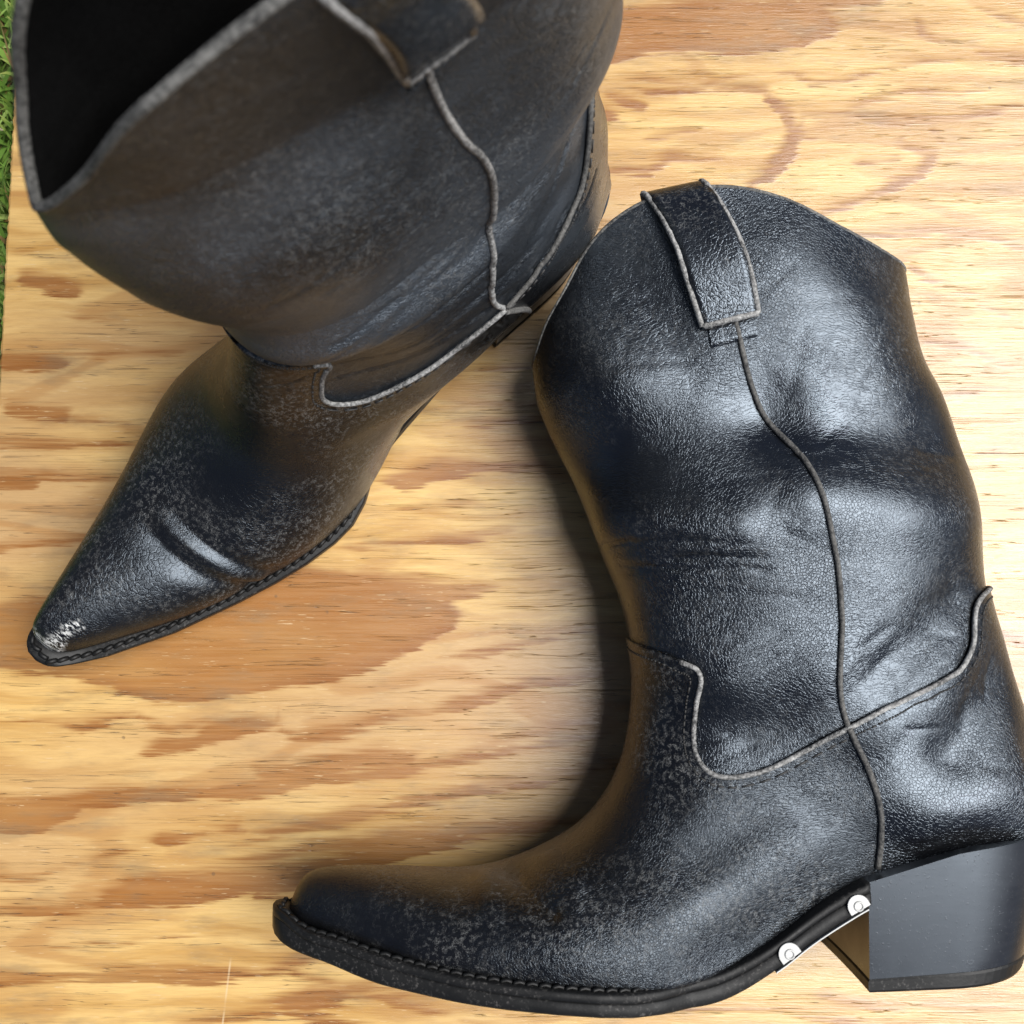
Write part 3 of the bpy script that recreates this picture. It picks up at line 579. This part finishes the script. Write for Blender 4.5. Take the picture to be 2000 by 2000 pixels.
STROKES = [([(-2338, 1636), (-2106, 1584)], 43, 34), ([(-2419, 1232), (-2165, 1219)], 36, 26), ([(-2192, 1253), (-1687, 1271)], 7, 7), ([(-2382, 1001), (-2129, 975)], 38, 34), ([(-2128, 962), (-1825, 919)], 14, 7), ([(-2474, 835), (-1871, 827)], 29, 14), ([(-2464, 650), (-2264, 645)], 34, 22), ([(-2416, 696), (-1915, 658)], 26, 14), ([(-2447, 332), (-2003, 382)], 22, 10), ([(-2318, 1755), (-1881, 1702)], 12, 7), ([(-2074, 1440), (-1615, 1409)], 10, 5), ([(-2396, -441), (-2181, -460), (-1974, -493), (-1830, -450), (-1743, -426), (-1673, -460), (-1574, -498), (-1449, -469), (-1284, -426), (-1186, -431)], 22, 12), ([(-1678, -599), (-1610, -580), (-1446, -556)], 19, 26), ([(-1446, -551), (-1379, -517), (-1234, -479), (-1107, -479)], 29, 48), ([(-1079, -402), (-1067, -498), (-989, -537), (-794, -517), (-649, -460), (-472, -421)], 17, 38), ([(-1876, -1442), (-1799, -1456), (-1694, -1437), (-1523, -1419), (-1351, -1428)], 12, 5), ([(-2210, -1428), (-2113, -1456), (-1989, -1465)], 10, 5), ([(-2339, -1160), (-2176, -1160), (-1986, -1104), (-1796, -1048), (-1672, -1015)], 14, 10), ([(-1603, -1584), (-1507, -1602)], 34, 24), ([(-1435, -1793), (-1246, -1766), (-1057, -1748)], 19, 29), ([(-1107, -986), (-925, -920), (-732, -864), (-588, -855), (-491, -826), (-346, -807), (-201, -760), (90, -712), (284, -674)], 31, 19), ([(-1181, -1089), (-922, -1033), (-682, -1024), (-538, -986), (-297, -977), (-104, -944), (89, -935), (283, -911)], 48, 34), ([(-1158, -1229), (-996, -1201)], 29, 19), ([(-1146, -1711), (-908, -1706), (-747, -1725)], 29, 14), ([(-824, -1634), (-615, -1643), (-387, -1675)], 24, 12), ([(-1031, -1743), (-860, -1770), (-689, -1788)], 22, 14), ([(-685, 345), (-214, 395), (-15, 419)], 26, 12), ([(-318, 1165), (111, 1206)], 17, 10), ([(-166, 924), (136, 950)], 12, 7), ([(-513, 520), (-214, 545)], 12, 7), ([(-236, -160), (84, -99), (281, -62)], 22, 12), ([(-259, -390), (59, -293), (402, -245)], 26, 17), ([(-161, -582), (107, -510), (449, -438)], 22, 14), ([(-984, -748), (-524, -689), (-209, -629), (278, -546)], 22, 17), ([(-836, -902), (-402, -819), (82, -748), (398, -677)], 19, 14), ([(469, 2643), (652, 2654), (912, 2602), (1174, 2684), (1370, 2684), (1472, 2629), (1629, 2629), (1827, 2698), (2024, 2739), (2221, 2760)], 14, 12), ([(677, 2575), (1042, 2595), (1237, 2582), (1338, 2479), (1380, 2370)], 14, 29), ([(1380, 2370), (1345, 2276), (1291, 2181), (1160, 2101)], 29, 38), ([(706, 2347), (842, 2377), (933, 2384)], 10, 19), ([(426, 2181), (671, 2181), (775, 2235), (930, 2235)], 22, 26), ([(429, 2479), (487, 2452)], 34, 22), ([(1610, 2466), (1755, 2534), (1953, 2588), (2212, 2575)], 29, 14), ([(1610, 2472), (1882, 2438), (2206, 2445), (2469, 2500)], 29, 22), ([(2008, 2974), (2030, 2877), (2120, 2836), (2289, 2822)], 17, 12), ([(2299, 3030), (2428, 2974), (2569, 2926)], 17, 17), ([(2326, 2781), (2560, 2739)], 22, 22), ([(1516, 1967), (1738, 2047), (1987, 2155), (2056, 2262), (1877, 2316)], 26, 19), ([(1731, 1854), (2053, 1885), (2307, 1848), (2508, 1768)], 22, 17), ([(1679, 2222), (1874, 2235)], 19, 10), ([(2025, 2452), (2098, 2330)], 17, 10), ([(1894, 1717), (2036, 1617), (2180, 1579)], 22, 12), ([(1987, 1319), (2167, 1301), (2355, 1209)], 19, 14), ([(2035, 1050), (2157, 1086), (2349, 1099)], 17, 14), ([(2214, 783), (2334, 795)], 17, 17), ([(2237, 1505), (2367, 1455)], 12, 12), ([(2213, -38), (2515, -147)], 24, 24), ([(2233, -390), (2499, -438)], 22, 22), ([(508, -1700), (1029, -1734), (1501, -1779)], 12, 19), ([(1410, -1677), (1622, -1722), (2356, -1734)], 10, 14), ([(-870, -1608), (-393, -1734), (80, -1858)], 22, 14), ([(479, 2561), (634, 2506)], 24, 14), ([(452, 1181), (111, 1026)], 14, 10)]

def seg_w(p, P, r0, r1):
    P = np.array(P, float) * 1e-4; ln = P[-1] - P[0]; P = np.vstack([P[:1] - ln * .22, P, P[-1:] + ln * .22]); d = np.full(len(p), 9.); n = len(P) - 1
    for i in range(n):
        e, t_ = seg_dist(p, P[i], P[i + 1]); q_ = (i + t_) / n; r = (r0 + (r1 - r0) * q_) * (1.55 - 1.7 * np.abs(2 * q_ - 1) ** 1.8) - 3; d = np.minimum(d, e - r * 1e-4)
    return d
def ring_field(p):
    d = np.full(len(p), .05)
    for P in POLYS:
        P = np.array(P, float) * 1e-4; e = poly_dist(p, np.vstack([P, P[:1]])); d = np.minimum(d, np.where(inside(p, P), -e, e))
    for P, a, b in STROKES: d = np.minimum(d, seg_w(p, P, a, b))
    return d
gx = np.unique(np.r_[BX0 + .0012, np.arange(BX0 + .003, .275, .002), np.linspace(.28, BX1 - .0012, 40)])
gy = np.unique(np.r_[np.linspace(BY0 + .0012, -.262, 40), np.arange(-.26, .315, .002), np.linspace(.32, BY1 - .0012, 40)])
nx, ny = len(gx), len(gy)
X, Y = np.meshgrid(gx, gy, indexing='ij'); p2 = np.stack([X.ravel(), Y.ravel()], 1); ring = ring_field(p2)
gyr = np.gradient(ring.reshape(nx, ny), gy, axis=1)
for _ in range(3): gyr[:, 1:-1] = (gyr[:, :-2] + gyr[:, 1:-1] + gyr[:, 2:]) / 3
soft = np.clip(.5 + .75 * gyr, 0, 1).ravel()
Vb = np.c_[p2, np.zeros(len(p2))]; idx = np.arange(nx * ny).reshape(nx, ny)
Fb = [tuple(q) for q in np.stack([idx[:-1, :-1], idx[1:, :-1], idx[1:, 1:], idx[:-1, 1:]], -1).reshape(-1, 4)]
loop_ = np.r_[idx[:, 0], idx[-1, 1:], idx[-2::-1, -1], idx[0, -2:0:-1]]
lv = [Vb]; base_i = loop_; off = len(Vb); ringv = [ring]
nrm2 = np.stack([np.where(p2[loop_, 0] < BX0 + .002, -1, np.where(p2[loop_, 0] > BX1 - .002, 1, 0)), np.where(p2[loop_, 1] < BY0 + .002, -1, np.where(p2[loop_, 1] > BY1 - .002, 1, 0))], 1).astype(float)
for out_, dz in ((.0009, -.0005), (.0012, -.0014), (.0012, -.006), (.0012, -.012), (.0010, -.018)):
    jit = rng.normal(size=(len(loop_), 1)) * .00022
    q = np.c_[p2[loop_] + nrm2 * (out_ + jit), np.full(len(loop_), dz)]
    lv.append(q); ringv.append(ring[loop_]); cur = np.arange(off, off + len(loop_)); off += len(loop_); m = len(loop_)
    Fb += [(int(base_i[i]), int(cur[i]), int(cur[(i + 1) % m]), int(base_i[(i + 1) % m])) for i in range(m)]; base_i = cur
Fb.append(tuple(int(i) for i in base_i))
bm_ = mesh('plywood_board', np.vstack(lv), Fb)
at = bm_.attributes.new('ring', 'FLOAT', 'POINT'); at.data.foreach_set('value', np.concatenate(ringv).astype(np.float32))
at = bm_.attributes.new('soft', 'FLOAT', 'POINT'); at.data.foreach_set('value', np.r_[soft, np.full(len(bm_.vertices) - len(soft), .5)].astype(np.float32))
def mat_wood():
    t = NT('plywood')
    d = t.n('Attribute', attribute_name='ring').outputs['Fac']
    st1 = t.noise(1, 3, .6, t.map((20, 540, 1))); st2 = t.noise(1, 3, .65, t.map((90, 1300, 1))); lo = t.noise(1, 3, .5, t.map((24, 60, 1)))
    c = lambda x, k: t.math('MULTIPLY', t.math('SUBTRACT', x, .5), k)
    dd = t.math('ADD', t.math('ADD', d, c(st1, .0095)), t.math('ADD', c(st2, .0042), c(lo, .008)))
    sf = t.n('Attribute', attribute_name='soft').outputs['Fac']     # growth rings end sharply on one side and fade out on the other
    lo_e = t.math('MULTIPLY_ADD', sf, -.0040, -.0011); hi_e = t.math('MULTIPLY_ADD', sf, .0022, .0006)
    f = t.n('MapRange', {0: dd, 1: lo_e, 2: hi_e, 3: 1., 4: 0.}, interpolation_type='SMOOTHSTEP').outputs[0]
    f = t.math('MULTIPLY', f, t.mr(t.noise(1, 3, .55, t.map((7, 26, 1))), .28, .58, .74, 1.))
    deep = t.mr(dd, -.010, -.0005, 0, 1)
    faint = t.noise(1, 3, .55, t.map((9, 95, 1), t.warp(t.co, 12, .02)))
    pale = t.mix(t.mr(faint, .35, .68), c4(.69, .455, .165), c4(.47, .255, .066))
    pale = t.mix(t.mr(t.noise(1, 2, .5, t.map((3, 9, 1))), .4, .65), pale, c4(.50, .31, .135))
    dark = t.mix(deep, c4(.310, .125, .026), c4(.235, .082, .015))
    dark = t.mix(t.mr(st1, .3, .75), dark, c4(.35, .155, .038))
    fl_ = t.math('SINE', t.math('MULTIPLY', t.noise(1, 2, .45, t.map((4.5, 20, 1), t.warp(t.co, 14, .022))), 46.)); fl_ = t.math('ADD', fl_, c(st1, 1.6))
    pale = t.mix(t.math('MULTIPLY', t.mr(fl_, .15, .95), t.mr(t.noise(1, 2, .5, t.map((6, 18, 1))), .36, .6, .12, .55)), pale, c4(.37, .168, .042))   # fainter rings flowing between the strong ones
    col = t.mix(f, pale, dark)
    col = t.mix(t.math('MULTIPLY', t.mr(st2, .35, .75), .28), col, c4(.30, .165, .065))
    fle = t.noise(1, 2, .5, t.map((110, 1500, 1)))      # short pale fibres torn out of the dark bands
    col = t.mix(t.math('MULTIPLY', t.mr(fle, .655, .70), t.math('MULTIPLY', t.mr(lo, .40, .6), .8)), col, c4(.62, .45, .25))
    chk = t.noise(1, 2, .5, t.map((11, 520, 1), t.warp(t.co, 8, .006)))   # long dark checks
    ck = t.math('MULTIPLY', t.mr(t.math('ABSOLUTE', t.math('SUBTRACT', chk, .5)), 0, .009, 1, 0), t.mr(t.noise(1, 2, .5, t.map((12, 130, 1))), .45, .56))
    col = t.mix(t.math('MULTIPLY', ck, .75), col, c4(.10, .05, .018))
    # grey weathering, spots and a pale scratch
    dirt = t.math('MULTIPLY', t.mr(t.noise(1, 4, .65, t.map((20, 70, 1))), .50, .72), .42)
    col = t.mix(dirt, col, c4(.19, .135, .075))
    spot = t.math('MULTIPLY', t.mr(t.vor(70, feature='F1'), .05, .075, 1, 0), t.mr(t.noise(55, 2), .58, .62))
    col = t.mix(t.math('MULTIPLY', spot, .55), col, c4(.13, .08, .04))
    xyz = t.n('SeparateXYZ', {0: t.co}).outputs
    ln = t.math('ADD', t.math('ADD', xyz[0], t.math('MULTIPLY', xyz[1], -.10)), .1113)
    scr = t.math('MULTIPLY', t.mr(t.math('ABSOLUTE', ln), .0002, .0006, 1, 0), t.math('MULTIPLY', t.mr(xyz[1], -.155, -.15, 1, 0), t.mr(t.noise(60, 2), .25, .45)))
    col = t.mix(t.math('MULTIPLY', scr, .6), col, c4(.66, .50, .30))
    hgt = t.math('ADD', t.math('ADD', t.math('MULTIPLY', st2, .5), t.math('MULTIPLY', f, .25)), t.math('MULTIPLY', ck, -1.2))
    return t.out(col, t.mr(st1, .3, .7, .27, .37), t.bump(hgt, .0006, .6), **{'Specular IOR Level': .85})
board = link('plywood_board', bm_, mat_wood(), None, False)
tag(board, 'weathered plywood board with swirling orange grain under both boots', 'plywood board')

# ------------------------------------------------------------------ ground and grass along the left edge of the board
SOIL = mat_edge('soil', (.02, .014, .008), (.075, .055, .03), .95, 300)
tag(link('ground', mesh('ground', [(-4, -4, -.024), (4, -4, -.024), (4, 4, -.024), (-4, 4, -.024)], [(0, 1, 2, 3)]), SOIL, None, False), kind='structure')
V = []; Fg = []; tone = []
def blade(x, y, ln, wd, az, lean, tn):
    o = len(V); dx, dy = math.cos(az), math.sin(az); z0 = -.025; k = 5; curve = random.uniform(.4, 1.3)
    for i in range(k):
        f_ = i / (k - 1); a = lean * (.3 + curve * f_); h = ln * f_
        px, py, pz = x + dx * h * math.sin(a), y + dy * h * math.sin(a), z0 + h * math.cos(min(a, 1.5))
        w_ = wd * (1 - f_ ** 2.2) * .5 + .0001
        for s_ in (-1, 1):
            qx = px - dy * w_ * s_
            if -.2466 < qx and pz > -.03: qx = -.2466 - random.random() * .0004
            V.append((qx, py + dx * w_ * s_, pz + .3 * w_ * abs(s_)))
        tone.extend((tn, tn))
    for i in range(k - 1): a = o + i * 2; Fg.append((a, a + 1, a + 3, a + 2))
for i in range(9000):
    x = -.2478 - (random.random() ** 1.6) * (.11 if i < 5500 else .7); y = random.uniform(-.15, .55) if i < 5500 else random.uniform(-.7, .9)
    r = random.random(); tn = random.uniform(.0, .72) if r < .86 else random.uniform(.8, 1)
    blade(x, y, random.uniform(.018, .042), random.uniform(.0018, .0046), random.uniform(0, 6.28), random.uniform(.15, 1.25), tn)
for i in range(260):                                  # broad low leaves between the blades
    blade(-.25 - random.random() ** 1.4 * .12, random.uniform(-.1, .5), random.uniform(.012, .022), random.uniform(.006, .010), random.uniform(0, 6.28), random.uniform(.7, 1.3), random.uniform(.1, .55))
gm = mesh('grass', V, Fg); at = gm.attributes.new('tone', 'FLOAT', 'POINT'); at.data.foreach_set('value', tone)
t = NT('grass'); a_ = t.n('Attribute', attribute_name='tone').outputs['Fac']
cr = t.n('ValToRGB', {0: a_}); e = cr.color_ramp.elements
e[0].position = 0; e[0].color = c4(.08, .16, .025); e[1].position = 1; e[1].color = c4(.36, .27, .12)
for ps, cc in ((.4, (.18, .32, .05)), (.7, (.34, .46, .13)), (.82, (.19, .10, .035))): x = e.new(ps); x.color = c4(*cc)
GR = t.out(t.mix(t.math('MULTIPLY', t.noise(300, 2), .4), cr.outputs[0], c4(.05, .09, .02)), .38)
g_o = link('grass', gm, GR); tag(g_o, 'green grass and small weeds growing along the board edge', 'grass', kind='stuff')
